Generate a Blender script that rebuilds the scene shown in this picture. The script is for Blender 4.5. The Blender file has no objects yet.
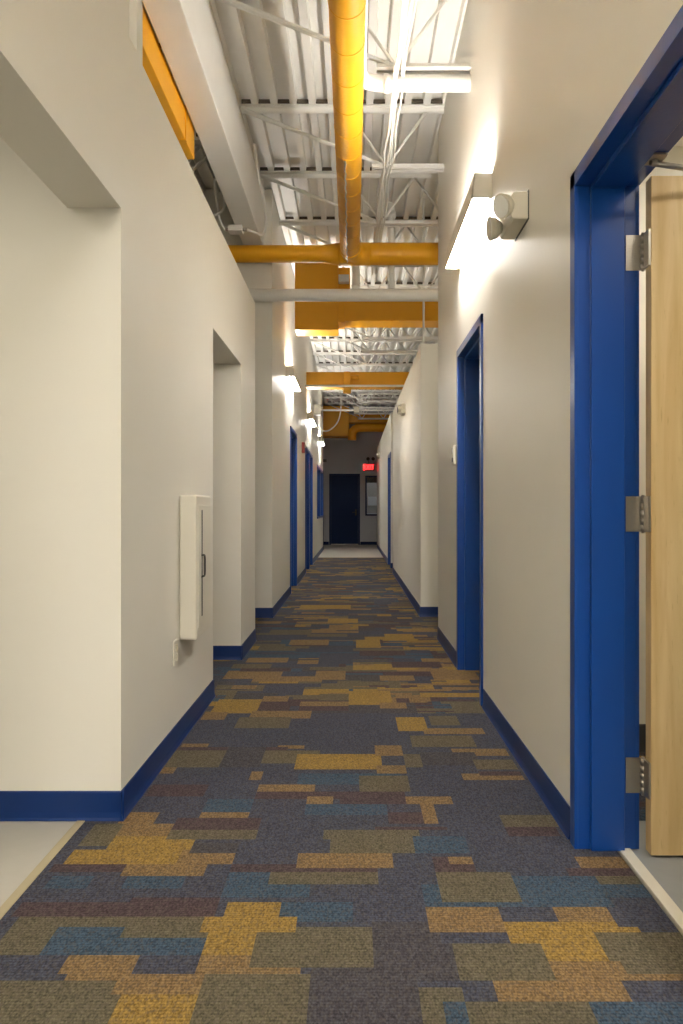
import bpy, bmesh, math, random
from mathutils import Vector, Matrix
PI = math.pi
scn = bpy.context.scene
col = scn.collection
random.seed(11)

# ------------------------------------------------------------------ helpers
def link(name, me, parent=None):
    o = bpy.data.objects.new(name, me)
    col.objects.link(o)
    if parent is not None:
        o.parent = parent
    return o

class MB:
    """collects shapes, then links them as one mesh object"""
    def __init__(s): s.bm = bmesh.new(); s.o = Vector((0, 0, 0))
    def box(s, x0, x1, y0, y1, z0, z1, bev=0.0, seg=2):
        r = bmesh.ops.create_cube(s.bm, size=1.0)
        vs = r['verts']
        for v in vs:
            v.co = Vector(((x0+x1)/2+v.co.x*(x1-x0), (y0+y1)/2+v.co.y*(y1-y0), (z0+z1)/2+v.co.z*(z1-z0)))
        if bev > 0:
            es = set()
            for v in vs:
                for e in v.link_edges: es.add(e)
            bmesh.ops.bevel(s.bm, geom=list(es), offset=bev, segments=seg, affect='EDGES', profile=0.5)
        return s
    def cyl(s, a, b, r0, r1=None, n=20, cap=True):
        r1 = r0 if r1 is None else r1
        a, b = Vector(a), Vector(b); d = b-a
        r = bmesh.ops.create_cone(s.bm, cap_ends=cap, segments=n, radius1=r0, radius2=r1, depth=d.length)
        m = Matrix.Translation((a+b)/2) @ Vector((0, 0, 1)).rotation_difference(d.normalized()).to_matrix().to_4x4()
        bmesh.ops.transform(s.bm, matrix=m, verts=r['verts'])
        for f in s.bm.faces:
            if len(f.verts) == 4: f.smooth = f.smooth
        for v in r['verts']:
            for f in v.link_faces:
                if len(f.verts) == 4: f.smooth = True
        return s
    def tube(s, pts, r, n=12, cap=True, radii=None):
        pts = [Vector(p) for p in pts]
        rings = []
        up = None
        for i, p in enumerate(pts):
            if i == 0: t = pts[1]-pts[0]
            elif i == len(pts)-1: t = pts[-1]-pts[-2]
            else: t = (pts[i+1]-pts[i]).normalized()+(pts[i]-pts[i-1]).normalized()
            t.normalize()
            if up is None:
                up = Vector((0, 0, 1)) if abs(t.z) < .9 else Vector((1, 0, 0))
            u = (up - t*up.dot(t)).normalized(); w = t.cross(u); up = u
            rr = radii[i] if radii else r
            rings.append([s.bm.verts.new(p+u*math.cos(2*PI*k/n)*rr+w*math.sin(2*PI*k/n)*rr) for k in range(n)])
        for a, b in zip(rings, rings[1:]):
            for k in range(n):
                f = s.bm.faces.new((a[k], a[(k+1) % n], b[(k+1) % n], b[k])); f.smooth = True
        if cap:
            s.bm.faces.new(rings[0][::-1]); s.bm.faces.new(rings[-1])
        return s
    def prism(s, poly, axis, a, b):
        """poly: 2d points in the two other axes, extruded along axis from a to b"""
        def P(p, t):
            if axis == 'x': return (t, p[0], p[1])
            if axis == 'y': return (p[0], t, p[1])
            return (p[0], p[1], t)
        A = [s.bm.verts.new(P(p, a)) for p in poly]; B = [s.bm.verts.new(P(p, b)) for p in poly]
        n = len(poly)
        for i in range(n): s.bm.faces.new((A[i], A[(i+1) % n], B[(i+1) % n], B[i]))
        s.bm.faces.new(A[::-1]); s.bm.faces.new(B)
        return s
    def build(s, name, mat, parent=None, base=None):
        bmesh.ops.recalc_face_normals(s.bm, faces=s.bm.faces)
        me = bpy.data.meshes.new(name)
        off = Vector((0, 0, 0))
        p = parent
        while p is not None: off += p.location; p = p.parent
        if base is not None: off += Vector(base)
        if off.length > 0: bmesh.ops.translate(s.bm, verts=s.bm.verts, vec=-off)
        s.bm.to_mesh(me); s.bm.free()
        me.materials.append(mat)
        o = link(name, me, parent)
        if base is not None: o.location = Vector(base)
        return o

def bez(pts, n=8):
    """Catmull-Rom through points"""
    P = [Vector(p) for p in pts]; P = [2*P[0]-P[1]]+P+[2*P[-1]-P[-2]]
    out = []
    for i in range(1, len(P)-2):
        for k in range(n):
            t = k/n
            out.append(.5*((2*P[i])+(-P[i-1]+P[i+1])*t+(2*P[i-1]-5*P[i]+4*P[i+1]-P[i+2])*t*t+(-P[i-1]+3*P[i]-3*P[i+1]+P[i+2])*t**3))
    out.append(P[-2]); return out

def tag(o, label=None, cat=None, group=None, kind=None):
    if label: o['label'] = label
    if cat: o['category'] = cat
    if group: o['group'] = group
    if kind: o['kind'] = kind
    return o
def thing(name, loc, label, cat, group=None):
    o = link(name, None); o.location = Vector(loc); o.empty_display_size = .1
    return tag(o, label, cat, group)
def struct(o, label=None): 
    o['kind'] = 'structure'
    if label: o['label'] = label
    return o

def lin(c):
    return tuple((x/255/12.92 if x/255 <= .04045 else ((x/255+.055)/1.055)**2.4) for x in c)+(1,)

def mat(name, rgb, rough=.6, metal=0, noise=0.0, nscale=20, bump=0.0, bscale=150, spec=.5, stretch=(1, 1, 1), coat=0):
    m = bpy.data.materials.new(name); m.use_nodes = True
    N = m.node_tree.nodes; L = m.node_tree.links
    b = N['Principled BSDF']
    b.inputs['Roughness'].default_value = rough; b.inputs['Metallic'].default_value = metal
    b.inputs['Specular IOR Level'].default_value = spec
    b.inputs['Coat Weight'].default_value = coat
    c = lin(rgb)
    tc = N.new('ShaderNodeTexCoord'); mp = N.new('ShaderNodeMapping'); mp.inputs['Scale'].default_value = stretch
    L.new(tc.outputs['Object'], mp.inputs['Vector'])
    nz = N.new('ShaderNodeTexNoise'); nz.inputs['Scale'].default_value = nscale; nz.inputs['Detail'].default_value = 4
    L.new(mp.outputs[0], nz.inputs['Vector'])
    mx = N.new('ShaderNodeMixRGB'); 
    mx.inputs[1].default_value = tuple(v*(1-noise) for v in c[:3])+(1,)
    mx.inputs[2].default_value = tuple(min(1, v*(1+noise)) for v in c[:3])+(1,)
    L.new(nz.outputs['Fac'], mx.inputs[0]); L.new(mx.outputs[0], b.inputs['Base Color'])
    if bump > 0:
        n2 = N.new('ShaderNodeTexNoise'); n2.inputs['Scale'].default_value = bscale; n2.inputs['Detail'].default_value = 3
        L.new(mp.outputs[0], n2.inputs['Vector'])
        bp = N.new('ShaderNodeBump'); bp.inputs['Strength'].default_value = bump; bp.inputs['Distance'].default_value = .002
        L.new(n2.outputs['Fac'], bp.inputs['Height']); L.new(bp.outputs[0], b.inputs['Normal'])
    return m
def emis(name, rgb, strength):
    m = bpy.data.materials.new(name); m.use_nodes = True
    b = m.node_tree.nodes['Principled BSDF']
    b.inputs['Base Color'].default_value = lin(rgb)
    b.inputs['Emission Color'].default_value = lin(rgb); b.inputs['Emission Strength'].default_value = strength
    return m

M = {}
M['wall'] = mat('wall_paint', (228, 225, 215), .42, noise=.015, nscale=3, bump=.15, bscale=220, spec=.35)
M['endwall'] = mat('grey_wall_paint', (178, 179, 184), .6, noise=.02, nscale=3, bump=.1, bscale=200)
M['white'] = mat('white_ceiling_paint', (240, 238, 232), .5, noise=.03, nscale=6, bump=.08, bscale=90)
M['deckm'] = mat('deck_paint', (240, 238, 232), .5, noise=.05, nscale=4, bump=.1, bscale=60)
M['blue'] = mat('blue_gloss_paint', (16, 66, 142), .28, noise=.05, nscale=5, bump=.12, bscale=70, spec=.5)
M['basebl'] = mat('blue_rubber_base', (10, 46, 104), .4, noise=.05, nscale=12, spec=.4)
M['orange'] = mat('orange_duct_paint', (238, 170, 22), .45, noise=.07, nscale=5, bump=.12, bscale=40)
M['beige'] = mat('beige_plastic', (214, 208, 190), .45, noise=.02)
M['fixt'] = mat('fixture_enamel', (208, 203, 190), .4, noise=.02)
M['cab'] = mat('cabinet_enamel', (224, 219, 205), .35, noise=.015)
M['dark'] = mat('dark_slot', (52, 48, 42), .5, noise=.05)
M['steel'] = mat('brushed_steel', (176, 170, 160), .32, metal=.9, noise=.08, nscale=40, stretch=(1, 1, 8))
M['galv'] = mat('galvanised_steel', (190, 180, 165), .35, metal=.7, noise=.15, nscale=60)
M['red'] = mat('red_plastic', (150, 40, 28), .4, noise=.05)
M['tile'] = mat('vinyl_floor', (176, 173, 164), .4, noise=.05, nscale=25, spec=.4)
M['grey'] = mat('grey_vinyl', (150, 154, 156), .4, noise=.06, nscale=25)
M['thresh'] = mat('pale_strip', (226, 220, 205), .45, noise=.04, nscale=30)
M['flute_shade'] = mat('flute_shade_strip', (84, 74, 62), .7, noise=.1)  # dark tone for the shade inside the deck flutes
M['tan'] = mat('tan_edge_strip', (166, 154, 124), .6, noise=.06, nscale=30)
M['dkbase'] = mat('dark_rubber_base', (48, 48, 52), .5, noise=.05)
M['navy'] = mat('navy_door_paint', (5, 34, 76), .55, noise=.05, spec=.2)
M['cable'] = mat('white_cable_sheath', (232, 228, 218), .45, noise=.03)
M['lens'] = emis('lamp_lens', (255, 250, 243), 36)
M['lens_up'] = emis('lamp_lens_up', (255, 250, 243), 58)
M['panel'] = emis('panel_lens', (255, 246, 230), 7)
M['exitred'] = emis('exit_letters', (255, 30, 30), 5)
M['exitbody'] = mat('exit_housing', (70, 26, 26), .4, noise=.05)
M['paper'] = mat('paper', (225, 232, 240), .6, noise=.02)
M['lampglass'] = mat('lamp_face', (235, 235, 228), .15, noise=.02, coat=.5)

def wood():
    m = mat('maple_veneer', (218, 188, 134), .42, noise=.0, spec=.35)
    N = m.node_tree.nodes; L = m.node_tree.links; b = N['Principled BSDF']
    tc = N.new('ShaderNodeTexCoord'); mp = N.new('ShaderNodeMapping'); mp.inputs['Scale'].default_value = (9, 9, .7)
    L.new(tc.outputs['Object'], mp.inputs[0])
    n = N.new('ShaderNodeTexNoise'); n.inputs['Scale'].default_value = 2.2; n.inputs['Detail'].default_value = 7; n.inputs['Distortion'].default_value = .6
    L.new(mp.outputs[0], n.inputs['Vector'])
    n2 = N.new('ShaderNodeTexNoise'); n2.inputs['Scale'].default_value = 22; n2.inputs['Detail'].default_value = 2
    L.new(mp.outputs[0], n2.inputs['Vector'])
    r = N.new('ShaderNodeValToRGB'); e = r.color_ramp.elements
    e[0].position = .3; e[0].color = lin((206, 172, 116)); e[1].position = .7; e[1].color = lin((229, 203, 152))
    L.new(n.outputs['Fac'], r.inputs[0])
    r2 = N.new('ShaderNodeValToRGB'); e = r2.color_ramp.elements
    e[0].position = .26; e[0].color = (.72, .66, .55, 1); e[1].position = .36; e[1].color = (1, 1, 1, 1)
    L.new(n2.outputs['Fac'], r2.inputs[0])
    mm = N.new('ShaderNodeMixRGB'); mm.blend_type = 'MULTIPLY'; mm.inputs[0].default_value = .6
    L.new(r.outputs[0], mm.inputs[1]); L.new(r2.outputs[0], mm.inputs[2]); L.new(mm.outputs[0], b.inputs['Base Color'])
    return m
M['wood'] = wood()

def glass():
    m = bpy.data.materials.new('window_glass'); m.use_nodes = True
    b = m.node_tree.nodes['Principled BSDF']
    b.inputs['Base Color'].default_value = (.9, .95, 1, 1); b.inputs['Roughness'].default_value = .03
    b.inputs['Transmission Weight'].default_value = 1; b.inputs['IOR'].default_value = 1.3
    return m
M['glass'] = glass()

# dimensions -----------------------------------------------------------
XL, XR = -.823, .729
ZD = 4.33          # underside of the roof deck
ZW = 2.84          # top of the low partition walls
H2 = 2.172         # head of the left openings

def wall_y(name, xin, sgn, th, y0, y1, z1, opens=(), m='wall', extra=()):
    """wall running along the corridor; opens=(y0,y1,z0,z1)"""
    xa, xb = sorted((xin, xin+sgn*th))
    mb = MB(); y = y0
    for (a, b, c, d) in sorted(opens):
        if a > y: mb.box(xa, xb, y, a, 0, z1)
        if c > 0: mb.box(xa, xb, a, b, 0, c)
        if d < z1: mb.box(xa, xb, a, b, d, z1)
        y = b
    if y < y1: mb.box(xa, xb, y, y1, 0, z1)
    for e in extra: mb.box(*e)
    bmesh.ops.remove_doubles(mb.bm, verts=mb.bm.verts, dist=.0001)
    return struct(mb.build(name, M[m]))

TH = .19
# left: near wall with two cased openings, then a gap, then the tall wall
wall_y('wall_left', XL, -1, TH, -3.6, 6.31, ZW, [(.95, 2.66, 0, H2), (4.41, 5.506, 0, H2)],
       extra=[(-3.95, XL-TH, 2.66, 2.80, 0, ZW), (-3.95, XL-TH, 5.506, 5.65, 0, ZW), (-3.95, XL-TH, 6.19, 6.31, 0, ZW)])
# upper wall boxed above the near wall
ub = MB(); ub.box(XL-TH, XL-.030, .2, 2.86, ZW, ZD).box(XL-TH, XL-.002, 2.86, 2.94, ZW, ZD)
struct(ub.build('wall_upper', M['wall']))
wall_y('wall_left_far', XL, -1, TH, 7.64, 20.6, ZD+.04,
       [(9.8, 10.9, 0, 2.2), (12.9, 13.98, 0, 2.2), (14.04, 15.12, 0, 2.2), (17.1, 20.3, .9, 2.14)],
       extra=[(-3.95, XL-TH, 7.64, 7.80, 0, ZD+.04), (-3.95, XL-TH, 20.45, 20.6, 0, ZD+.04)])
# right: tall near wall with two doors, then the low walls
TR = .186
wall_y('wall_right', XR, 1, TR, -3.6, 6.42, ZD+.04, [(1.47, 2.478, 0, 2.2), (4.2, 5.2, 0, 2.2)],
       extra=[(XR+TR, 3.95, 3.4, 3.5, 0, ZD+.04), (XR+TR, 3.95, 6.30, 6.42, 0, ZD+.04)])
wall_y('wall_right_middle', .697, 1, TH, 7.72, 13.1, ZW-.03, [],
       extra=[(.697+TH, 3.95, 7.72, 7.87, 0, ZW-.03), (.697+TH, 3.95, 12.98, 13.1, 0, ZW-.03)])
wall_y('wall_right_far', .714, 1, TH, 14.1, 22.3, ZW+.10, [(14.16, 15.16, 0, 2.2)],
       extra=[(.714+TH, 3.95, 14.1, 14.15, 0, ZW+.10), (.714+TH, 3.95, 22.18, 22.3, 0, ZW+.10)])
# end wall with a door and a window
YE = 23.6
mb = MB()
mb.box(-3.95, -.70, YE, YE+.15, 0, ZD+.04).box(-.70, .17, YE, YE+.15, 2.19, ZD+.04).box(.17, .395, YE, YE+.15, 0, ZD+.04)
mb.box(.395, 1.35, YE, YE+.15, 0, .93).box(.395, 1.35, YE, YE+.15, 2.17, ZD+.04).box(1.35, 3.95, YE, YE+.15, 0, ZD+.04)
struct(mb.build('wall_end', M['endwall']))
mb = MB(); mb.box(-4.1, 4.1, YE+1.6, YE+1.75, 0, ZD+.04); struct(mb.build('wall_outer_end', M['endwall']))
mb = MB(); mb.box(-4.1, -3.95, -3.75, YE+1.75, 0, ZD+.04); struct(mb.build('wall_outer_left', M['wall']))
mb = MB(); mb.box(3.95, 4.1, -3.75, YE+1.75, 0, ZD+.04); struct(mb.build('wall_outer_right', M['wall']))
mb = MB(); mb.box(-3.95, 3.95, -3.75, -3.6, 0, ZD+.04); struct(mb.build('wall_back', M['wall']))
# lowered ceiling over the side room on the left
mb = MB(); mb.box(-3.95, XL-TH, -3.6, 2.66, ZW-.1, ZW); struct(mb.build('ceiling_side_room', M['white']))
mb = MB(); mb.box(XR+TR, 3.95, -3.6, 3.4, 2.75, 2.85); struct(mb.build('ceiling_office', M['white']))

# ------------------------------------------------------------------ floors
mb = MB(); mb.box(-4.1, 4.1, -3.75, YE+1.75, -.12, -.012); struct(mb.build('floor', M['tile']))
mb = MB(); mb.box(-3.95, -.975, -3.6, 2.66, -.012, 0); struct(mb.build('floor_side_room', M['tile']))
mb = MB(); mb.box(-.975, -.945, -3.6, 2.66, -.012, .004, .002); struct(mb.build('trim_1', M['tan']))
mb = MB(); mb.box(.898, 3.95, -3.6, 3.4, -.012, 0); struct(mb.build('floor_office', M['grey']))
mb = MB(); mb.box(.860, .898, 1.50, 2.44, -.012, .005, .002); struct(mb.build('trim_2', M['thresh']))
mb = MB(); mb.box(-3.95, 3.95, 17.33, YE+1.6, -.012, 0); struct(mb.build('floor_end_lobby', M['tile']))
mb = MB(); mb.box(-.95, .80, 17.3, 17.33, -.012, .004, .002); struct(mb.build('trim_3', M['tan']))

CARP = {'G': (138, 112, 60), 'T': (122, 100, 70), 'O': (94, 88, 72), 'N': (67, 69, 81), 'B': (61, 77, 93), 'M': (76, 63, 66), 'K': (70, 68, 73)}
CELL = .025
cx0, cx1, cy0, cy1 = -2.0, 1.5, -2.0, 17.3
nx, ny = round((cx1-cx0)/CELL), round((cy1-cy0)/CELL)
grid = [['N']*nx for _ in range(ny)]
def paint(xa, xb, ya, yb, c):
    i0, i1 = round((xa-cx0)/CELL), round((xb-cx0)/CELL); j0, j1 = round((ya-cy0)/CELL), round((yb-cy0)/CELL)
    for j in range(max(0, j0), min(ny, max(j1, j0+1))):
        for i in range(max(0, i0), min(nx, max(i1, i0+1))): grid[j][i] = c
rg = random.Random(5)
for _ in range(1500):        # large cool fields first
    x, y = rg.uniform(cx0-.3, cx1), rg.uniform(cy0, cy1)
    x = round(x/.05)*.05; y = round(y/.05)*.05
    paint(x, x+rg.choice([.25, .35, .5, .6]), y, y+rg.choice([.1, .15, .2, .3]), rg.choice('NNNBBMKKO'))
for _ in range(480):         # clusters of warm blocks
    x = round(rg.uniform(cx0-.3, cx1)/.05)*.05; y = round(rg.uniform(cy0, cy1)/.05)*.05
    for k in range(rg.choice([1, 2, 3, 3])):
        dx = rg.choice([-.2, -.1, 0, .1, .2]); w = rg.choice([.15, .25, .35, .45]); d = rg.choice([.05, .1, .1, .15])
        paint(x+dx, x+dx+w, y, y+d, rg.choice('GGTTOO')); y += d
for _ in range(650):
    x = round(rg.uniform(cx0-.3, cx1)/.05)*.05; y = round(rg.uniform(cy0, cy1)/.025)*.025
    paint(x, x+rg.choice([.15, .3, .45]), y, y+rg.choice([.025, .05]), rg.choice('MMNTBK'))
BLOCKS = "M-923,-382,2027,2094;O-909,-381,1846,2027;B-774,-594,1932,1978;B-768,-385,1846,1932;N-847,-689,1755,1846;T-690,-536,1763,1846;N-537,-376,1770,1846;T-674,-534,1741,1770;O-917,-522,1587,1752;T-543,-354,1698,1770;G-536,-273,1587,1698;O-359,-74,1611,1763;K-110,159,1587,1790;K55,246,1752,1988;B-190,-8,1988,2094;O157,240,1587,1726;T-338,-192,2037,2083;G-393,-151,1946,2037;G-378,-252,1842,1946;T-375,-243,1763,1842;O-246,-142,1790,1946;O-143,55,1790,1978;T-240,-116,1763,1797;T199,397,1955,2073;N398,562,2012,2078;T555,702,2012,2073;G394,753,1928,2012;G391,656,1858,1928;G480,649,1817,1858;N231,393,1901,1955;O241,482,1755,1901;O632,860,1770,1955;T474,648,1755,1817;T641,815,1752,1770;T329,637,1670,1755;N238,329,1673,1755;N621,809,1650,1752;O256,539,1587,1673;B532,796,1587,1670;B200,255,1587,1684;N697,851,1964,2094;O-906,-812,2441,2619;T-819,-705,2619,2723;T-808,-622,2523,2636;G-795,-531,2426,2523;G-891,-548,2331,2426;T-555,-384,2331,2426;T-691,-455,2254,2331;M-928,-692,2266,2331;T-551,-385,2670,2732;M-621,-337,2586,2679;O-613,-325,2492,2586;K-530,-381,2412,2470;M-371,-163,2273,2331;B-375,-191,2137,2266;G-338,-195,2037,2089;B-666,-510,2171,2254;M-618,-382,2027,2132;B-896,-763,2183,2254;O-88,226,2492,2578;O-85,196,2398,2492;T-176,129,2311,2405;M-223,67,2266,2311;O-250,66,2206,2266;B-211,-124,2137,2206;T245,289,2619,2797;B-176,117,2705,2797;M114,239,2619,2732;M86,318,2570,2611;B200,370,2391,2531;M241,384,2266,2378;T289,377,2331,2384;O245,472,2110,2266;B197,243,2083,2212;B209,466,2073,2110;O530,713,2603,2696;M518,705,2515,2594;T694,866,2311,2378;M659,872,2248,2311;O645,879,2194,2248;B472,734,2083,2242;B681,853,2115,2194;O-591,-319,3784,3929;T-788,-681,3466,3526;T-362,-227,3452,3511;M-833,-290,3423,3481;O-831,-574,3210,3423;T-859,-740,3137,3210;K-578,-391,3198,3481;O-392,-147,3261,3423;G-249,118,3173,3381;T-423,-377,3056,3161;T-381,-147,2936,3011;M-806,-572,2885,2989;M-371,-50,2855,2936;T-174,-87,2806,2875;B-543,-383,2732,2855;T-856,-705,2661,2732;B-216,192,3011,3113;G231,369,3733,3966;T358,656,3667,3784;O276,565,3481,3650;T91,237,3354,3496;N113,240,3235,3300;T110,237,3113,3235;O228,302,3198,3381;O28,237,2936,3090;M-50,199,2806,2926;T200,378,2797,2875;T439,711,3354,3438;K297,540,3235,3409;O526,695,3173,3300;T441,704,3044,3137;M536,711,3090,3149;G-771,-519,4044,4342;T-790,-683,3929,4084;T-542,-231,3947,4104;O-603,-314,3767,3966;T-518,-384,4297,4435;T-853,-480,4882,5124;O-843,-576,5189,5357;M-774,-432,5093,5189;T-782,-482,5392,5574;T-259,-53,4853,5124;T-299,-17,4167,4297;G-304,-18,4508,4609;O-205,-18,4319,4484;G-29,228,4231,4558;T152,292,4146,4275;O228,311,4635,4882;T176,405,4825,4970;T537,828,4853,5093;G236,365,3750,3966;O392,559,3837,4005;O542,730,4044,4253;T542,783,4583,4661;M277,617,5222,5428;M-293,-17,4104,4188;T231,416,4275,4388;M242,328,4275,4365;G-258,50,7301,7569;T-523,-191,6111,6346;G16,222,5978,6346;O-745,-386,6600,6875;G277,537,6346,6653;T-215,-28,6875,7174;G-601,-34,8333,8684"
if BLOCKS.strip('@') != 'BLOCKS':
    paint(-1.0, .9, 1.55, 4.05, 'N')
    for t in BLOCKS.split(';'):
        xa, xb, ya, yb = [int(v)/1000 for v in t[1:].split(',')]
        paint(xa, xb, ya, yb, t[0])
def in_carpet(x, y):
    if y < 2.66: return -.945 < x < (.860 if 1.5 < y < 2.45 else XR+.05) and (x < XR+.01 or y > 1.5)
    return x > -1.9 and x < 1.4
me = bpy.data.meshes.new('carpet'); V = {}; vs = []; fs = []; fc = []
xs = [cx0+i*CELL for i in range(nx+1)]
def vid(i, j):
    k = (i, j)
    if k not in V: V[k] = len(vs); vs.append((cx0+i*CELL, cy0+j*CELL, 0.002))
    return V[k]
for j in range(ny):
    for i in range(nx):
        if in_carpet(cx0+(i+.5)*CELL, cy0+(j+.5)*CELL):
            fs.append((vid(i, j), vid(i+1, j), vid(i+1, j+1), vid(i, j+1))); fc.append(grid[j][i])
me.from_pydata(vs, [], fs)
at = me.color_attributes.new('pile_colour', 'FLOAT_COLOR', 'CORNER')
LC = {k: lin(v) for k, v in CARP.items()}
k = 0
buf = []
for c in fc: buf.extend(LC[c]*4)
at.data.foreach_set('color', buf)
m = bpy.data.materials.new('carpet_pile'); m.use_nodes = True
N = m.node_tree.nodes; L = m.node_tree.links; b = N['Principled BSDF']; b.inputs['Roughness'].default_value = .95; b.inputs['Specular IOR Level'].default_value = .1
a = N.new('ShaderNodeVertexColor'); a.layer_name = 'pile_colour'
tc = N.new('ShaderNodeTexCoord'); mp = N.new('ShaderNodeMapping'); mp.inputs['Scale'].default_value = (1, .55, 1); L.new(tc.outputs['Object'], mp.inputs[0])
n1 = N.new('ShaderNodeTexNoise'); n1.inputs['Scale'].default_value = 210; n1.inputs['Detail'].default_value = 2; L.new(mp.outputs[0], n1.inputs['Vector'])
wv = N.new('ShaderNodeTexWave'); wv.bands_direction = 'Y'; wv.inputs['Scale'].default_value = 30; wv.inputs['Distortion'].default_value = 1.2; wv.inputs['Detail'].default_value = 2; wv.inputs['Detail Scale'].default_value = 3
L.new(tc.outputs['Object'], wv.inputs['Vector'])
mr = N.new('ShaderNodeMapRange'); mr.inputs['From Min'].default_value = .32; mr.inputs['From Max'].default_value = .68; mr.inputs['To Min'].default_value = .55; mr.inputs['To Max'].default_value = 1.4
L.new(n1.outputs['Fac'], mr.inputs['Value'])
mw = N.new('ShaderNodeMapRange'); mw.inputs['To Min'].default_value = .84; mw.inputs['To Max'].default_value = 1.1; L.new(wv.outputs['Fac'], mw.inputs['Value'])
mu = N.new('ShaderNodeMath'); mu.operation = 'MULTIPLY'; L.new(mr.outputs[0], mu.inputs[0]); L.new(mw.outputs[0], mu.inputs[1])
vm = N.new('ShaderNodeVectorMath'); vm.operation = 'SCALE'; L.new(a.outputs['Color'], vm.inputs[0]); L.new(mu.outputs[0], vm.inputs['Scale'])
# a second yarn tone flecked through every block
n3 = N.new('ShaderNodeTexNoise'); n3.inputs['Scale'].default_value = 120; n3.inputs['Detail'].default_value = 1; L.new(mp.outputs[0], n3.inputs['Vector'])
r3 = N.new('ShaderNodeMapRange'); r3.inputs['From Min'].default_value = .5; r3.inputs['From Max'].default_value = .66; r3.inputs['To Max'].default_value = .35; L.new(n3.outputs['Fac'], r3.inputs['Value'])
mx = N.new('ShaderNodeMixRGB'); L.new(r3.outputs[0], mx.inputs[0]); L.new(vm.outputs[0], mx.inputs[1]); mx.inputs[2].default_value = lin((92, 84, 78))
L.new(mx.outputs[0], b.inputs['Base Color'])
bp = N.new('ShaderNodeBump'); bp.inputs['Strength'].default_value = .5; bp.inputs['Distance'].default_value = .003; L.new(n1.outputs['Fac'], bp.inputs['Height']); L.new(bp.outputs[0], b.inputs['Normal'])
me.materials.append(m)
co = link('floor_carpet', me); struct(co, 'patterned carpet tile in navy, blue, gold, olive and maroon blocks')

# ------------------------------------------------------------------ baseboards
def base_y(name, x, sgn, y0, y1, m='basebl'):
    """cove base lying on a wall face at x whose room side is -sgn"""
    d = -sgn
    poly = [(x, .002), (x+d*.014, .002), (x+d*.009, .012), (x+d*.006, .03), (x+d*.005, .098), (x+d*.003, .104), (x, .104)]
    mb = MB(); mb.prism(poly, 'y', y0, y1); return struct(mb.build(name, M[m]))
def base_x(name, y, x0, x1, m='basebl', s=-1, h=.104):
    poly = [(y, .002), (y+s*.014, .002), (y+s*.009, .012), (y+s*.006, .03), (y+s*.005, h-.006), (y+s*.003, h), (y, h)]
    mb = MB(); mb.prism(poly, 'x', x0, x1); return struct(mb.build(name, M[m]))
base_y('baseboard_left', XL, -1, 2.646, 4.424)
base_x('baseboard_left_opening', 2.66, -3.94, XL+.013)
base_y('baseboard_left', XL, -1, 5.492, 6.31); base_x('baseboard_left_opening', 5.506, -1.9, XL+.013)
base_x('baseboard_left_recess', 7.64, -3.9, XL+.013)
base_y('baseboard_left_far', XL, -1, 7.626, 9.75); base_y('baseboard_left_far', XL, -1, 10.95, 12.85); base_y('baseboard_left_far', XL, -1, 15.17, 20.6, )
base_y('baseboard_left', XL, -1, -3.6, .95)
base_y('baseboard_right', XR, 1, 2.50, 4.175); base_y('baseboard_right', XR, 1, 5.225, 6.42); base_y('baseboard_right', XR, 1, -3.6, 1.42)
base_x('baseboard_right_recess', 7.72, .684, 3.9); base_y('baseboard_right_middle', .697, 1, 7.706, 13.1)
base_x('baseboard_right_return', 14.1, .701, 3.9); base_y('baseboard_right_far', .714, 1, 15.2, 22.3)
base_x('baseboard_end', YE, -3.9, -.76, 'navy'); base_x('baseboard_end', YE, .23, 3.9, 'navy')
base_x('baseboard_office', 3.4, .93, 3.9, 'dkbase', h=.13)

# ------------------------------------------------------------------ doors
def frame_side(mb, x, sgn, yj, dr, z0, z1, th):
    """one jamb; yj = rough opening edge, dr = +1 if the opening is toward +y from it"""
    o = .012; f = .05
    for xx in (x-sgn*o, x+sgn*th):            # casing faces on both wall sides
        a, b = sorted((xx, xx+sgn*o)); c, d = sorted((yj-dr*.0, yj+dr*f)); mb.box(a, b, c, d, z0, z1, .001, 1)
    a, b = sorted((x-sgn*(o-.003), x+sgn*(th+o-.003))); c, d = sorted((yj+dr*.004, yj+dr*(f-.001))); mb.box(a, b, c, d, z0, z1)
    a, b = sorted((x+sgn*.038, x+sgn*(th-.040))); c, d = sorted((yj+dr*.02, yj+dr*(f+.016))); mb.box(a, b, c, d, z0, z1-.02, .002, 1)
def make_door(name, x, sgn, y0, y1, zt, th, label, leaf='closed', wood_m='wood'):
    root = thing(name, (x, (y0+y1)/2, 0), label, None); root['kind'] = 'structure'
    mb = MB()
    frame_side(mb, x, sgn, y0, 1, .002, zt, th); frame_side(mb, x, sgn, y1, -1, .002, zt, th)
    o = .012
    a, b = sorted((x-sgn*o, x+sgn*(th+o))); mb.box(a, b, y0, y1, zt-.05, zt, .001, 1)
    a, b = sorted((x+sgn*.038, x+sgn*(th-.040))); mb.box(a, b, y0+.05, y1-.05, zt-.066, zt-.04, .002, 1)
    mb.build('door_frame', M['blue'], root)
    xr = x+sgn*(th+o)
    if leaf == 'closed':
        a, b = sorted((xr-sgn*.002, xr-sgn*.047)); mb = MB(); mb.box(a, b, y0+.053, y1-.053, .008, zt-.053, .002, 1)
        lf = mb.build('door_leaf', M[wood_m], root)
        for s in (-1, 1):
            xx = a if s < 0 else b
            mb = MB(); mb.cyl((xx, y0+.12, 1.0), (xx+s*.05, y0+.12, 1.0), .011).cyl((xx+s*.045, y0+.115, 1.0), (xx+s*.045, y0+.23, 1.0), .009).cyl((xx, y0+.12, 1.0), (xx+s*.008, y0+.12, 1.0), .026)
            mb.build('door_handle', M['steel'], root)
    return root
d1 = make_door('door_1', XR, 1, 1.47, 2.478, 2.2, TR, 'maple door standing open inside the nearest blue frame', leaf=None)
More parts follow.
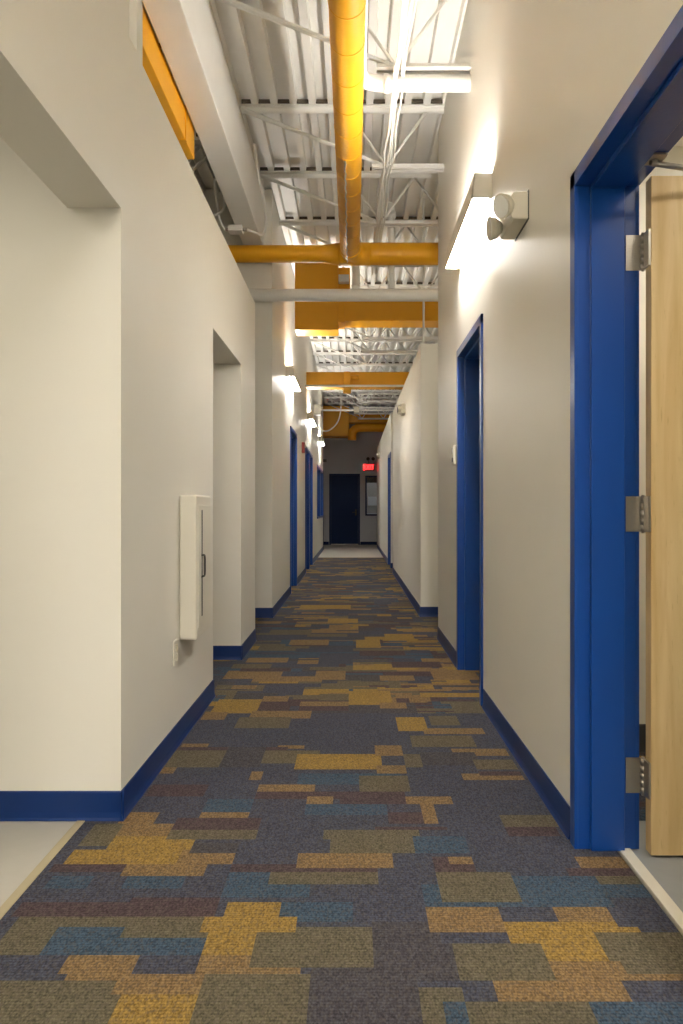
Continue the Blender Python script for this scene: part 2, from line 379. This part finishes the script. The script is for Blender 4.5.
XP, YP = .935, 2.418        # hinge pin
mb = MB(); mb.box(.941, 1.851, 2.368, 2.413, .008, 2.156, .002, 1); lf = mb.build('door_leaf', M['wood'], d1); lf['label'] = 'pale maple veneer door leaf'
for zc in (1.932, 1.087, .242):
    mb = MB()
    mb.box(.883, XP-.003, 2.4255, 2.4285, zc-.057, zc+.057)             # plate on the jamb
    mb.box(XP-.001, .9435, 2.370, YP, zc-.057, zc+.057)             # plate on the leaf edge
    for k in range(5):
        a = zc-.057+k*.0229; mb.cyl((XP, YP, a+.001), (XP, YP, a+.0215), .0078, n=14)
    mb.cyl((XP, YP, zc-.062), (XP, YP, zc+.062), .005, n=12)
    for q in range(4): mb.cyl((.895+.014*(q % 2), 2.4255, zc-.04+.027*q), (.895+.014*(q % 2), 2.4245, zc-.04+.027*q), .0035, n=10)
    h = mb.build('hinge', M['steel'], d1); h['label'] = 'brushed steel butt hinge'
mb = MB(); mb.box(.880, .925, 2.20, 2.27, 2.142, 2.150, .002).cyl((.898, 2.235, 2.143), (.898, 2.235, 2.128), .010)
ca = mb.build('closer_bracket', M['steel'], d1)
mb = MB(); mb.tube([(.886, 2.234, 2.134), (1.20, 2.325, 2.134)], .0085, n=12); mb.build('closer_arm', M['steel'], d1)
mb = MB(); mb.box(1.12, 1.42, 2.318, 2.368, 2.05, 2.11, .006).cyl((1.20, 2.325, 2.10), (1.20, 2.325, 2.138), .012); mb.build('closer_body', M['steel'], d1)
make_door('door_2', XR, 1, 4.2, 5.2, 2.2, TR, 'deep blue door frame in the right wall beyond the wall light')
make_door('door_3', .714, 1, 14.16, 15.16, 2.2, TH, 'narrow-looking blue doorway in the far right wall')
make_door('door_4', XL, -1, 9.8, 10.9, 2.2, TH, 'nearest blue doorway of the far left wall')
make_door('door_5', XL, -1, 12.9, 13.98, 2.2, TH, 'blue doorway of the far left wall beside the red alarm', wood_m='navy')
make_door('door_6', XL, -1, 14.04, 15.12, 2.2, TH, 'blue doorway of the far left wall before the window', wood_m='navy')
# the far end door
d7 = thing('door_7', (-.265, YE, 0), 'dark navy door closing the end of the corridor', None); d7['kind'] = 'structure'
d7['label'] = 'dark navy door closing the end of the corridor'
mb = MB(); mb.box(-.75, -.695, YE-.015, YE+.16, .002, 2.24, .002, 1).box(.165, .22, YE-.015, YE+.16, .002, 2.24, .002, 1).box(-.695, .165, YE-.015, YE+.16, 2.185, 2.24, .002, 1)
mb.build('door_frame', M['navy'], d7)
mb = MB(); mb.box(-.692, .162, YE+.02, YE+.065, .03, 2.182, .002, 1); mb.build('door_leaf', M['navy'], d7)
mb = MB(); mb.cyl((.09, YE+.02, 1.03), (.09, YE-.035, 1.03), .012).cyl((.095, YE-.03, 1.03), (-.02, YE-.03, 1.03), .010).box(.065, .115, YE+.012, YE+.02, .93, 1.12, .002); mb.build('door_handle', M['dark'], d7)
mb = MB(); mb.box(-.692, .162, YE-.03, YE+.10, .002, .026, .004); mb.build('threshold', M['galv'], d7)
# end window
w = thing('window_1', (.87, YE, .93), 'tall window beside the end door, under the exit sign', None); w['kind'] = 'structure'
mb = MB(); mb.box(.385, .435, YE-.012, YE+.16, .92, 2.18, .002, 1).box(1.31, 1.36, YE-.012, YE+.16, .92, 2.18, .002, 1).box(.435, 1.31, YE-.012, YE+.16, 2.13, 2.18, .002, 1).box(.435, 1.31, YE-.012, YE+.16, .92, .97, .002, 1)
mb.build('window_frame', M['navy'], w)
mb = MB(); mb.box(.435, 1.31, YE+.07, YE+.076, .97, 2.13); mb.build('pane', M['glass'], w)
mb = MB(); mb.box(.435, 1.31, YE+.085, YE+.115, 1.96, 2.13, .004); mb.build('blind_headrail', M['dark'], w)
# left long window
w = thing('window_2', (XL, 18.7, .9), 'blue framed window in the far left wall', None); w['kind'] = 'structure'
mb = MB()
for a, b_ in ((17.1, 17.15), (18.66, 18.72), (20.25, 20.3)): mb.box(XL-.19, XL+.012, a, b_, .9, 2.14, .001, 1)
mb.box(XL-.19, XL+.012, 17.1, 20.3, 2.09, 2.14, .001, 1).box(XL-.19, XL+.020, 17.1, 20.3, .9, .95, .001, 1)
mb.build('window_frame', M['blue'], w)
for a, b_ in ((17.15, 18.66), (18.72, 20.25)):
    mb = MB(); mb.box(XL-.115, XL-.109, a, b_, .95, 2.09); mb.build('pane', M['glass'], w)
# opening frame at the end of the tall left wall
mb = MB(); mb.box(XL-.20, XL+.012, 20.6, 20.66, .002, 2.2, .002, 1); struct(mb.build('trim_4', M['navy']))

# ------------------------------------------------------------------ roof deck, beam, joists
P = .152
prof = []
n = int(8.0/P)
for i in range(n+1):
    x = -4.0+i*P
    prof += [(x, ZD), (x+.056, ZD), (x+.064, ZD+.062), (x+.144, ZD+.062)]
prof = [p for p in prof if p[0] <= 4.05]
bm = bmesh.new(); A = [bm.verts.new((p[0], -3.7, p[1])) for p in prof]; B = [bm.verts.new((p[0], YE+1.6, p[1])) for p in prof]
for i in range(len(prof)-1): bm.faces.new((A[i], A[i+1], B[i+1], B[i]))
top = [bm.verts.new(v) for v in ((-4.05, -3.7, ZD+.12), (4.05, -3.7, ZD+.12), (4.05, YE+1.6, ZD+.12), (-4.05, YE+1.6, ZD+.12))]
bm.faces.new(top)
me = bpy.data.meshes.new('ceiling'); bm.to_mesh(me); bm.free(); me.materials.append(M['deckm'])
struct(link('ceiling', me), 'white corrugated metal roof deck')

mb = MB(); mb.box(-1.10, -.90, -.5, 7.64, 3.75, 3.775, .006).box(-1.09, -.91, -.5, 7.64, 3.772, ZD-.005)
struct(mb.build('beam', M['white']), 'deep white roof beam running along the left of the corridor')
bpy.data.objects['beam'].name = 'trim_beam'

ZT, ZB = 4.272, 3.835
jord = ['nearest', 'second', 'third', 'fourth', 'fifth', 'sixth', 'seventh', 'eighth', 'ninth', 'tenth', 'eleventh', 'twelfth', 'thirteenth', 'fourteenth', 'fifteenth', 'sixteenth', 'seventeenth']
jy = [4.67, 6.02, 7.2, 8.4, 9.6, 10.8, 12.0, 13.0, 14.2, 15.4, 16.6, 17.8, 19.0, 20.2, 21.4, 22.6]
def angle_pair(mb, x0, x1, y, z, down):
    h = .038; s = -1 if down else 1
    for q in (-1, 1):
        a, b_ = sorted((y+q*.008, y+q*.046)); mb.box(x0, x1, a, b_, z-.003, z+.003)
        a, b_ = sorted((y+q*.008, y+q*.014)); c, d = sorted((z, z+s*h)); mb.box(x0, x1, a, b_, c, d)
def joist(x0, x1, nodes_b, y, label, seat_l, seat_r, nm='roof_joist', group=None, xend=None):
    root = thing(nm, (x0, y, 4.0), label, 'roof joist', group or 'open-web roof joists under the metal deck')
    mb = MB(); angle_pair(mb, x0, x1, y, ZD-.0035, True); mb.build('top_chord', M['white'], root)
    xb0, xb1 = nodes_b[0]-.12, (xend or nodes_b[-1]+.12)
    mb = MB(); angle_pair(mb, xb0, xb1, y, ZB, False); mb.build('bottom_chord', M['white'], root)
    mb = MB(); r = .011
    zt, zb = ZD-.03, ZB+.02
    for q in (-.006, .006):
        if seat_l: mb.cyl((x0+.03, y+q*3, ZD-.025), (nodes_b[0], y+q, zb), r, n=8)
        if seat_r: mb.cyl((x1-.03, y+q*3, ZD-.025), (nodes_b[-1], y+q, zb), r, n=8)
    for i, xb in enumerate(nodes_b):
        if i > 0 or seat_l: mb.cyl((xb, y, zb), (xb-.32, y, zt), r, n=8)
        if i < len(nodes_b)-1 or seat_r or xend: mb.cyl((xb, y, zb), (xb+.32, y, zt), r, n=8)
        if i < len(nodes_b)-1: mb.cyl((xb+.32, y, zt), (nodes_b[i+1], y, zb), r, n=8)
    mb.build('web', M['white'], root)
    mb = MB(); mb.box(x0+.01, x1-.002, y-.064, y-.052, ZD+.004, ZD+.032); c = mb.build('flute_shade_strip', M['flute_shade'], root); c['label'] = 'dark strip standing in for shade in the deck ribs over the joist'  # bar paints the shaded flute openings above the chord
for i, y in enumerate(jy):
    lab = 'white open-web steel roof joist, %s from the camera' % jord[i]
    if y < 6.42:
        joist(-.895, XR, [.27], y, lab, True, False, xend=XR)
        # its bottom chord runs into the tall right wall
        r = [o for o in bpy.data.objects if o.name.startswith('roof_joist')][-1]
    elif y < 7.6:
        joist(-.895, 3.9, [.27+.64*k for k in range(6)], y, lab, True, False)
    else:
        joist(XL+.0, 3.9, [.27+.64*k for k in range(6)], y, lab, True, False)
for i, y in enumerate((4.1, 5.3, 6.55)):
    joist(-3.9, -1.105, [-3.5+.62*k for k in range(4)], y, ['white roof joist above the left rooms behind the long orange duct', 'white roof joist over the left rooms near the duct end', 'white roof joist over the left rooms beside the junction box'][i], False, True)

# ------------------------------------------------------------------ ducts
def one(mb, name, m, label, cat, group=None):
    return tag(mb.build(name, M[m]), label, cat, group)
YC, ZC, XC = 7.37, 3.616, -.030
root = thing('round_duct', (XC, YC, ZC), 'orange round duct running overhead into an orange cross pipe', 'duct')
mb = MB(); 
mb.tube([(XC, -1.0, ZC), (XC, 7.30, ZC)], .093, n=40)
mb.build('main_run', M['orange'], root)
for yy in [1.6+.30*k for k in range(19)]:
    mb = MB(); mb.cyl((XC, yy, ZC), (XC, yy+.008, ZC), .0948, n=40); mb.build('seam_ring', M['orange'], root)
mb = MB(); mb.tube([(-3.945, YC, ZC), (-.30, YC, ZC), (-.12, YC, ZC-.004)], .083, n=32, radii=[.083, .083, .108])
mb.build('cross_run_left', M['orange'], root)
mb = MB(); mb.tube(bez([(-.03, 7.18, ZC), (-.02, 7.27, ZC), (.04, 7.345, ZC), (.12, YC, ZC)], 5), .1, n=32, radii=None)
mb.tube([(-.14, YC, ZC-.004), (.16, YC, ZC)], .108, n=32)
mb.build('elbow', M['orange'], root)
mb = MB(); mb.tube([(.14, YC, ZC), (.2, YC, ZC), (3.945, YC, ZC)], .106, n=32)
mb.cyl((.25, YC, ZC), (.258, YC, ZC), .109, n=32)
mb.build('cross_run_right', M['orange'], root)
# twisted metal hanging strap beneath the duct
mb = MB(); pts = [(-.055+.004*math.sin(k*1.6), 5.2+k*.04, ZC-.098-.003*math.cos(k*1.6)) for k in range(54)]
mb.tube(pts, .006, n=8); one(mb, 'flexible_conduit', 'galv', 'thin silvery flexible conduit strapped beneath the orange round duct', 'conduit')

mb = MB(); mb.box(-1.75, -1.12, -.4, 5.3, 3.575, 3.795, .004)
root = thing('rectangular_duct', (-1.4, 2.7, 3.575), 'long orange rectangular duct above the left wall, behind the white beam', 'duct')
mb.build('casing', M['orange'], root)
for yy in (1.4, 2.6, 3.8, 5.0):
    mb = MB(); mb.box(-1.757, -1.113, yy, yy+.03, 3.568, 3.802); mb.build('flange', M['orange'], root)
# stepped rectangular duct crossing the corridor
root = thing('rectangular_duct', (0, 9.05, 3.24), 'stepped orange box duct crossing the corridor behind the white pipe', 'duct')
mb = MB(); mb.box(-.690, -.178, 8.9, 9.22, 3.24, 4.10, .004); mb.build('plenum_box', M['orange'], root)
mb = MB(); mb.box(-.178, 3.945, 8.9, 9.24, 3.345, 3.66, .004).box(-.178, -.10, 8.88, 9.25, 3.33, 3.67, .003); mb.build('branch', M['orange'], root)
mb = MB(); mb.box(-.178, -.035, 8.97, 9.2, 3.66, 4.0, .004); mb.build('collar', M['orange'], root)
for xx in (.45, 1.2):
    mb = MB(); mb.box(xx, xx+.025, 8.893, 9.247, 3.338, 3.667); mb.build('flange', M['orange'], root)
mb = MB(); mb.box(-.172, -.045, 8.86, 8.97, 3.80, 3.885, .006); one(mb, 'sensor_box', 'lampglass', 'small white sensor box on the orange box duct collar', 'sensor')

root = thing('rectangular_duct', (0, 13.25, 3.26), 'orange box duct crossing the corridor farther away, lit by a wall light', 'duct')
mb = MB(); mb.box(XL, 3.945, 13.2, 13.5, 3.27, 3.53, .004); mb.build('casing', M['orange'], root)
mb = MB(); mb.box(-.175, -.035, 13.10, 13.2, 3.14, 3.52, .02).cyl((-.05, 13.15, 3.42), (.10, 13.15, 3.42), .045); mb.build('drop', M['orange'], root)
mb = MB(); mb.tube([(XL, 12.9, 3.235), (3.945, 12.9, 3.235)], .018); one(mb, 'conduit', 'white', 'straight white conduit crossing under the farther orange box duct', 'conduit')

root = thing('rectangular_duct', (-.4, 23.3, 3.38), 'wide orange duct block with a round elbow, hanging before the end wall', 'duct')
mb = MB(); mb.box(-.95, -.12, 22.9, 23.595, 3.36, 4.28, .004); mb.build('casing', M['orange'], root)
mb = MB(); mb.box(-.12, 3.945, 23.15, 23.595, 3.80, 4.05, .004); mb.build('branch', M['orange'], root)
mb = MB(); mb.tube([(3.945, 22.95, 3.62), (.22, 22.95, 3.62), (.14, 22.95, 3.61), (.06, 22.95, 3.57), (0, 22.95, 3.50), (-.03, 22.95, 3.42), (-.035, 22.95, 3.24)], .13, n=24)
mb.build('round_elbow', M['orange'], root)

# ------------------------------------------------------------------ pipes and conduits
mb = MB(); mb.tube([(-3.945, 7.55, 3.262), (3.945, 7.55, 3.262)], .061, n=24)
one(mb, 'horizontal_pipe', 'white', 'thick white horizontal pipe crossing the corridor below the orange cross pipe', 'pipe')
mb = MB(); mb.tube([(.03, -.6, 3.762), (.03, 4.50, 3.762), (.035, 4.57, 3.762), (.06, 4.635, 3.762), (.11, 4.67, 3.762), (.18, 4.68, 3.762), (XR, 4.68, 3.762)], .049, n=20)
for xx in (.19,): mb.cyl((xx, 4.68, 3.762), (xx+.035, 4.68, 3.762), .056, n=20)
one(mb, 'white_pipe', 'white', 'white pipe bending beside the orange duct into the right wall', 'pipe')
mb = MB(); mb.tube([(.385, 7.55, 3.325), (.385, 7.55, 4.10), (.38, 7.57, 4.17), (.36, 7.63, 4.20), (.36, 7.9, 4.20)], .036, n=18)
mb.cyl((.385, 7.55, 4.04), (.385, 7.55, 4.10), .045)
one(mb, 'vertical_pipe', 'white', 'slim white vertical pipe with an elbow rising right of the orange duct', 'pipe')
mb = MB(); mb.tube([(.03, 7.55, 3.327), (.03, 7.62, 3.42), (.03, 7.75, 3.70), (.03, 7.78, ZD-.01)], .040, n=18)
one(mb, 'vertical_pipe', 'white', 'white vertical pipe rising right behind the orange duct elbow', 'pipe')
mb = MB(); mb.tube([(.735, 7.80, ZW-.03), (.735, 7.80, 3.7), (.735, 7.80, ZD)], .011, n=10)
one(mb, 'conduit', 'white', 'thin white conduit standing on the end of the low right wall', 'conduit')
rc = random.Random(3)
for k in range(5):
    ox = rc.uniform(-.05, .05); pts = []
    yy = -.5
    while yy < 8.5:
        near = min(abs(yy-j) for j in jy)
        sag = -.03-.05*min(1, near/.5)
        pts.append((.33-.012*yy+ox+rc.uniform(-.012, .012), yy, 3.80+sag+.012*k*.5)); yy += .3
    mb = MB(); mb.tube(bez(pts, 3),   .007, n=8)
    one(mb, 'data_cable', 'cable', 'thin white cable in the loose bundle hung under the joists', 'cable', 'white cables bundled under the joists')
# junction box and flexible conduit on the beam
root = thing('junction_box', (-1.09, 7.02, 3.75), 'small white junction box under the near end of the beam', 'junction box')
mb = MB(); mb.box(-1.16, -1.03, 6.95, 7.07, 3.69, 3.748, .006); mb.build('box_body', M['white'], root)
mb = MB(); mb.cyl((-1.03, 7.01, 3.72), (-.99, 7.01, 3.72), .016); mb.build('connector', M['steel'], root)
mb = MB(); mb.cyl((-1.16, 7.01, 3.72), (-1.19, 7.01, 3.72), .016); mb.build('connector', M['steel'], root)
mb = MB(); mb.tube(bez([(-.99, 7.01, 3.72), (-.93, 7.05, 3.71), (-.865, 7.20, 3.74), (-.855, 7.38, 3.92), (-.86, 7.25, 4.08), (-.865, 6.95, 4.16), (-.865, 6.72, 4.24), (-.865, 6.6, 4.32)], 6), .013, n=10)
one(mb, 'flexible_conduit', 'white', 'white flexible conduit looping from the junction box round the beam', 'conduit')
mb = MB(); mb.tube(bez([(-1.19, 7.01, 3.72), (-1.24, 6.98, 3.80), (-1.25, 6.86, 3.95), (-1.24, 6.72, 4.05), (-1.19, 6.70, 4.06), (-1.17, 6.80, 3.98), (-1.20, 6.9, 3.86), (-1.35, 6.9, 3.80), (-1.7, 6.9, 3.79)], 6), .012, n=10)
one(mb, 'flexible_conduit', 'white', 'white bent conduit between the beam and the left rooms', 'conduit')
# far boxes and conduit
mb = MB(); mb.tube([(-.70, 16.05, 3.235), (3.945, 16.05, 3.235)], .02); one(mb, 'conduit', 'white', 'straight white conduit between the two far white boxes', 'conduit')
mb = MB(); mb.box(XL, -.68, 15.9, 16.15, 3.13, 3.34, .01); one(mb, 'junction_box', 'beige', 'white box on the left wall at the end of the far conduit', 'junction box')
mb = MB(); mb.box(.02, .13, 15.98, 16.12, 3.16, 3.31, .01); one(mb, 'junction_box', 'beige', 'white box in the middle of the far conduit', 'junction box')
mb = MB(); mb.tube(bez([(-.30, 16.6, 3.83), (-.27, 16.6, 3.35), (-.34, 16.6, 3.05), (-.52, 16.6, 2.87), (-.68, 16.6, 2.86), (XL, 16.6, 3.0)], 8), .014)
one(mb, 'hanging_cable', 'cable', 'white cable hanging in a curve before the far orange duct', 'cable')
mb = MB(); mb.cyl((.20, 17.8, 3.82), (.20, 17.8, 3.55), .008); one(mb, 'hanger_rod', 'white', 'short white rod hanging under a far joist', 'rod')

# ------------------------------------------------------------------ wall lights
def wall_light(xw, d, y0, y1, label, group='wall lights washing the corridor walls'):
    """xw wall plane, d=+1 if light sticks out toward +x"""
    root = thing('wall_light', (xw, (y0+y1)/2, 2.73), label, 'wall light', group)
    zb, zt = 2.73, 2.862; o = .106
    mb = MB()
    poly = [(xw+d*.018, zb), (xw+d*.020, zt), (xw+d*(o-.012), zt), (xw+d*o, zb)]
    # hollow shell : front, ends, mid shelf
    fr = [(xw+d*(o-.004), zb), (xw+d*o, zb), (xw+d*(o-.012), zt), (xw+d*(o-.016), zt)]
    mb.prism(fr, 'y', y0, y1)
    bk = [(xw, zb), (xw+d*.018, zb), (xw+d*.018, zt), (xw, zt)]; mb.prism(bk, 'y', y0+.02, y1-.02)
    for a in (y0, y1-.004): mb.prism([(xw+d*.0, zb), (xw+d*o, zb), (xw+d*(o-.012), zt), (xw+d*.0, zt)], 'y', a, a+.004)
    a, b_ = sorted((xw+d*.018, xw+d*(o-.008))); mb.box(a, b_, y0+.004, y1-.004, zb+.05, zb+.075)
    mb.build('housing', M['fixt'], root)
    a, b_ = sorted((xw+d*.019, xw+d*(o-.0055)))
    mb = MB(); mb.box(a, b_, y0+.005, y1-.005, zb+.002, zb+.008); l = mb.build('lens', M['lens'], root)
    a, b_ = sorted((xw+d*.021, xw+d*(o-.018)))
    mb = MB(); mb.box(a, b_, y0+.005, y1-.005, zt-.010, zt-.004); l = mb.build('upper_lens', M['lens_up'], root)
    return root
wall_light(XR, -1, 3.92, 5.07, 'long box wall light high on the right wall beside the emergency lamps')
wall_light(XL, 1, 9.16, 10.31, 'nearest glowing box wall light of the far left wall')
wall_light(XL, 1, 13.5, 14.65, 'second glowing box wall light of the far left wall, past the red alarm')
wall_light(XL, 1, 17.9, 19.05, 'farthest glowing box wall light, over the blue window')
wall_light(XR, -1, -1.5, -.35, 'unseen box wall light added on the right wall behind the viewpoint')  # out of view, added to light the near corridor

# panel lamps: two light the near side rooms, the rest are added fill
def panel(x, y, z, sx, sy, label, m='panel'):
    r = thing('ceiling_or_fill_light', (x, y, z), label, 'ceiling light')
    mb = MB()
    for a in ((x-sx, x+sx, y-sy, y-sy+.03), (x-sx, x+sx, y+sy-.03, y+sy), (x-sx, x-sx+.03, y-sy+.03, y+sy-.03), (x+sx-.03, x+sx, y-sy+.03, y+sy-.03)): mb.box(*a, z-.05, z, .002, 1)
    mb.box(x-sx+.03, x+sx-.03, y-sy+.03, y+sy-.03, z-.01, z)
    mb.build('frame', M['fixt'], r)
    mb = MB(); mb.box(x-sx+.03, x+sx-.03, y-sy+.03, y+sy-.03, z-.035, z-.02); mb.build('diffuser', M[m], r)
    return r
M['panel_warm'] = emis('panel_lens_warm', (255, 245, 224), 5.5)
M['panel_fill'] = emis('panel_lens_fill', (255, 250, 243), 17)
panel(-2.1, 1.3, ZW-.1, .6, .3, 'ceiling panel light in the left side room', 'panel_warm')
panel(2.0, 1.2, 2.75, .6, .3, 'ceiling panel light in the office behind the maple door')
panel(1.9, 2.9, 2.75, .3, .3, 'added fill panel in the office beyond the open door')  # added to brighten the wall that the open leaf shades
panel(0, -2.4, 3.6, .55, .7, 'added fill panel behind the viewpoint', 'panel_fill')  # added out of view as frontal fill for the corridor
panel(-2.4, 5.0, 3.6, .3, .3, 'added fill panel hung over the left rooms')  # unseen, added to lift the light above the left walls
panel(2.4, 10.5, 3.7, .6, .3, 'added fill panel hung over the right rooms')  # unseen fill added above the low right wall
panel(2.4, 6.80, 3.7, .6, .2, 'added fill panel hung over the right passage')  # unseen fill added for the gap in the right walls

panel(.9, YE+1.2, 3.2, .3, .2, 'small added fill panel behind the end window')  # added so the paper and notice show through the glass
# ------------------------------------------------------------------ emergency lamps on the right wall
e = thing('emergency_light', (XR, 3.22, 2.28), 'beige twin-head emergency light on the right wall beside the box light', 'emergency light')
mb = MB()
mb.prism([(XR-.002, 2.31), (XR-.002, 2.422), (XR-.060, 2.422), (XR-.072, 2.405), (XR-.072, 2.318), (XR-.064, 2.31)], 'y', 3.11, 3.36)
bmesh.ops.bevel(mb.bm, geom=list(mb.bm.edges), offset=.003, segments=2, affect='EDGES')
mb.build('housing', M['beige'], e)
mb = MB(); mb.box(XR-.003, XR, 3.105, 3.365, 2.305, 2.427); mb.build('back_plate', M['dark'], e)
def head(c, d):
    c = Vector(c); d = Vector(d).normalized()
    mb = MB(); mb.cyl(c-d*.035, c-d*.012, .022, .042, n=24).cyl(c-d*.012, c+d*.014, .042, .049, n=24).cyl(c+d*.014, c+d*.020, .051, .051, n=24)
    h = mb.build('lamp_head', M['beige'], e)
    mb = MB(); mb.cyl(c+d*.020, c+d*.023, .044, .044, n=24); mb.build('lamp_face', M['lampglass'], h)
    mb = MB(); t = Vector((XR-.068, c.y+.03, c.z+.01)); mb.tube([c-d*.035, (c-d*.035+t)/2+Vector((0, 0, .006)), t], .011, n=10); mb.build('swivel', M['beige'], e)
head((XR-.100, 3.11, 2.362), (-.75, -.38, -.3))
head((XR-.112, 3.29, 2.335), (-1, -.06, -.12))

# ------------------------------------------------------------------ fire extinguisher cabinet, outlet, alarms
e = thing('fire_extinguisher_cabinet', (XL, 3.70, .484), 'white wall cabinet with a narrow dark slot and handle, on the left wall', 'cabinet')
xf = XL+.087
mb = MB(); mb.box(XL, xf-.004, 3.55, 3.90, .484, 1.172, .010, 3); mb.build('body', M['cab'], e)
mb = MB(); mb.box(xf-.006, xf, 3.575, 3.875, .53, 1.125, .002, 1); dr = mb.build('door', M['cab'], e)
mb = MB(); mb.box(xf, xf+.002, 3.645, 3.662, .585, 1.10); mb.build('window_slot', M['dark'], dr)
mb = MB(); mb.tube(bez([(xf, 3.64, .775), (xf+.004, 3.655, .777), (xf+.007, 3.685, .782), (xf+.007, 3.692, .83), (xf+.007, 3.685, .875), (xf+.004, 3.655, .880), (xf, 3.64, .882)], 4), .005, n=8); mb.build('handle', M['dark'], dr)
e = thing('outlet_plate', (XL, 3.465, .44), 'white wall outlet plate below the extinguisher cabinet', 'outlet')
mb = MB(); mb.box(XL, XL+.006, 3.43, 3.50, .385, .50, .002); mb.build('plate', M['cab'], e)
for z in (.42, .465):
    mb = MB(); mb.box(XL+.006, XL+.009, 3.448, 3.482, z-.014, z+.014, .004); mb.build('socket', M['beige'], e)
e = thing('thermostat', (XR, 5.32, 1.45), 'small pale wall control beside the second right doorway', 'wall control')
mb = MB(); mb.box(XR-.022, XR, 5.28, 5.36, 1.42, 1.56, .004); mb.build('case', M['beige'], e)
mb = MB(); mb.box(XR-.026, XR-.022, 5.295, 5.345, 1.50, 1.54, .001); mb.build('display', M['lampglass'], e)
mb = MB(); mb.box(XR-.026, XR-.022, 5.30, 5.34, 1.44, 1.47, .001); mb.build('button', M['dark'], e)
e = thing('fire_alarm_strobe', (XL, 12.1, 2.1), 'red fire alarm strobe on the far left wall', 'fire alarm')
mb = MB(); mb.box(XL, XL+.045, 12.04, 12.16, 2.02, 2.19, .006); mb.build('body', M['red'], e)
mb = MB(); mb.box(XL+.045, XL+.065, 12.07, 12.13, 2.10, 2.16, .006); mb.build('strobe_lens', M['lampglass'], e)
def horn(x, y, z, label, s=1.0):
    e = thing('emergency_light', (x, y, z), label, 'emergency light')
    mb = MB(); mb.box(x-.055*s, x, y-.12, y+.12, z-.065, z+.07, .008); mb.build('housing', M['beige'], e)
    for q in (-1, 1):
        mb = MB(); mb.cyl((x-.055*s, y+q*.06, z), (x-.075*s, y+q*.06, z), .04, .05).cyl((x-.075*s, y+q*.06, z), (x-.095*s, y+q*.06, z), .05, .05); h = mb.build('lamp_head', M['beige'], e)
        mb = MB(); mb.cyl((x-.095*s, y+q*.06, z), (x-.098*s, y+q*.06, z), .042, .042); mb.build('lamp_face', M['dark'], h)
horn(.697, 10.1, 2.45, 'small beige emergency light high on the low right wall')
horn(.714, 20.0, 2.56, 'tiny beige emergency light at the far end of the right wall')
e = thing('emergency_light', (.43, YE, 2.72), 'dark twin-lamp fitting on the end wall above the exit sign', 'emergency light')
mb = MB(); mb.box(.44, .66, YE-.06, YE, 2.67, 2.76, .01); mb.build('housing', M['endwall'], e)
for q in (.47, .63):
    mb = MB(); mb.cyl((q, YE-.06, 2.72), (q, YE-.14, 2.70), .035, .055); mb.build('lamp_head', M['dark'], e)
mb = MB(); mb.box(XL-.03, XL+.10, 20.60, 20.66, 2.42, 2.50, .01); one(mb, 'door_chime', 'dark', 'small dark fitting near the top of the far left opening', 'fitting')

# exit sign
e = thing('exit_sign', (.46, 22.9, 2.35), 'glowing red EXIT sign hanging near the end wall', 'exit sign')
mb = MB(); mb.box(.31, .65, 22.9, 22.94, 2.30, 2.52, .006); mb.build('housing', M['exitbody'], e)
mb = MB(); mb.tube([(.48, 22.92, 2.52), (.48, 22.92, 2.60), (.48, YE, 2.60)], .012); mb.build('hanger', M['exitbody'], e)
def strokes(ch, x, z, w, h, t):
    R = []
    if ch == 'E': R = [(x, x+t, z, z+h), (x, x+w, z, z+t), (x, x+w*.9, z+h/2-t/2, z+h/2+t/2), (x, x+w, z+h-t, z+h)]
    if ch == 'I': R = [(x+w/2-t/2, x+w/2+t/2, z, z+h)]
    if ch == 'T': R = [(x+w/2-t/2, x+w/2+t/2, z, z+h), (x, x+w, z+h-t, z+h)]
    return R
x = .328; ws = [.072, .082, .03, .075]
for ch, wd in zip('EXIT', ws):
    mb = MB(); z, h, t = 2.335, .15, .026
    if ch == 'X':
        for s in (1, -1):
            a, b_ = (x, x+wd) if s > 0 else (x+wd, x)
            mb.prism([(a-t/2*1, z), (a+t/2, z), (b_+t/2, z+h), (b_-t/2, z+h)] , 'y', 22.890, 22.899)
    else:
        for q in strokes(ch, x, z, wd, h, t): mb.box(q[0], q[1], 22.890, 22.899, q[2], q[3])
    mb.build('letter', M['exitred'], e); x += wd+.015
# things seen dimly through the end window
mb = MB(); mb.box(.45, 1.35, YE+.5, YE+1.1, .80, .84, .004)
t = thing('desk', (.9, YE+.8, 0), 'desk behind the end window', 'desk'); mb.build('desktop', M['beige'], t)
for a in (.47, 1.30):
    for b_ in (YE+.52, YE+1.05):
        mb = MB(); mb.box(a, a+.03, b_, b_+.03, 0, .80); mb.build('leg', M['dark'], t)
mb = MB(); mb.box(.45, .78, YE+.50, YE+.72, .84, 1.00, .006); one(mb, 'paper_stack', 'paper', 'white stack of paper on the desk behind the end window', 'paper')
mb = MB(); mb.box(.50, .80, YE+1.585, YE+1.6, 1.25, 1.55); one(mb, 'pinned_notice', 'paper', 'pale notice pinned behind the end window', 'notice')

# ------------------------------------------------------------------ world, camera, colour
wd = bpy.data.worlds.new('world'); scn.world = wd; wd.use_nodes = True
wd.node_tree.nodes['Background'].inputs[0].default_value = (.9, .95, 1, 1); wd.node_tree.nodes['Background'].inputs[1].default_value = .05
cam = bpy.data.cameras.new('camera'); co_ = bpy.data.objects.new('camera', cam); col.objects.link(co_)
co_.location = (0, 0, 1.1); co_.rotation_euler = (PI/2, 0, 0)
cam.sensor_width = 36; cam.sensor_fit = 'AUTO'; cam.lens = 750/1024*36
cam.shift_x = -11.5/1024; cam.shift_y = -2/1024; cam.clip_start = .02; cam.clip_end = 100
scn.camera = co_
scn.view_settings.view_transform = 'Standard'; scn.view_settings.look = 'None'; scn.view_settings.gamma = 1
scn.view_settings.use_curve_mapping = False
scn.view_settings.exposure = 1.33
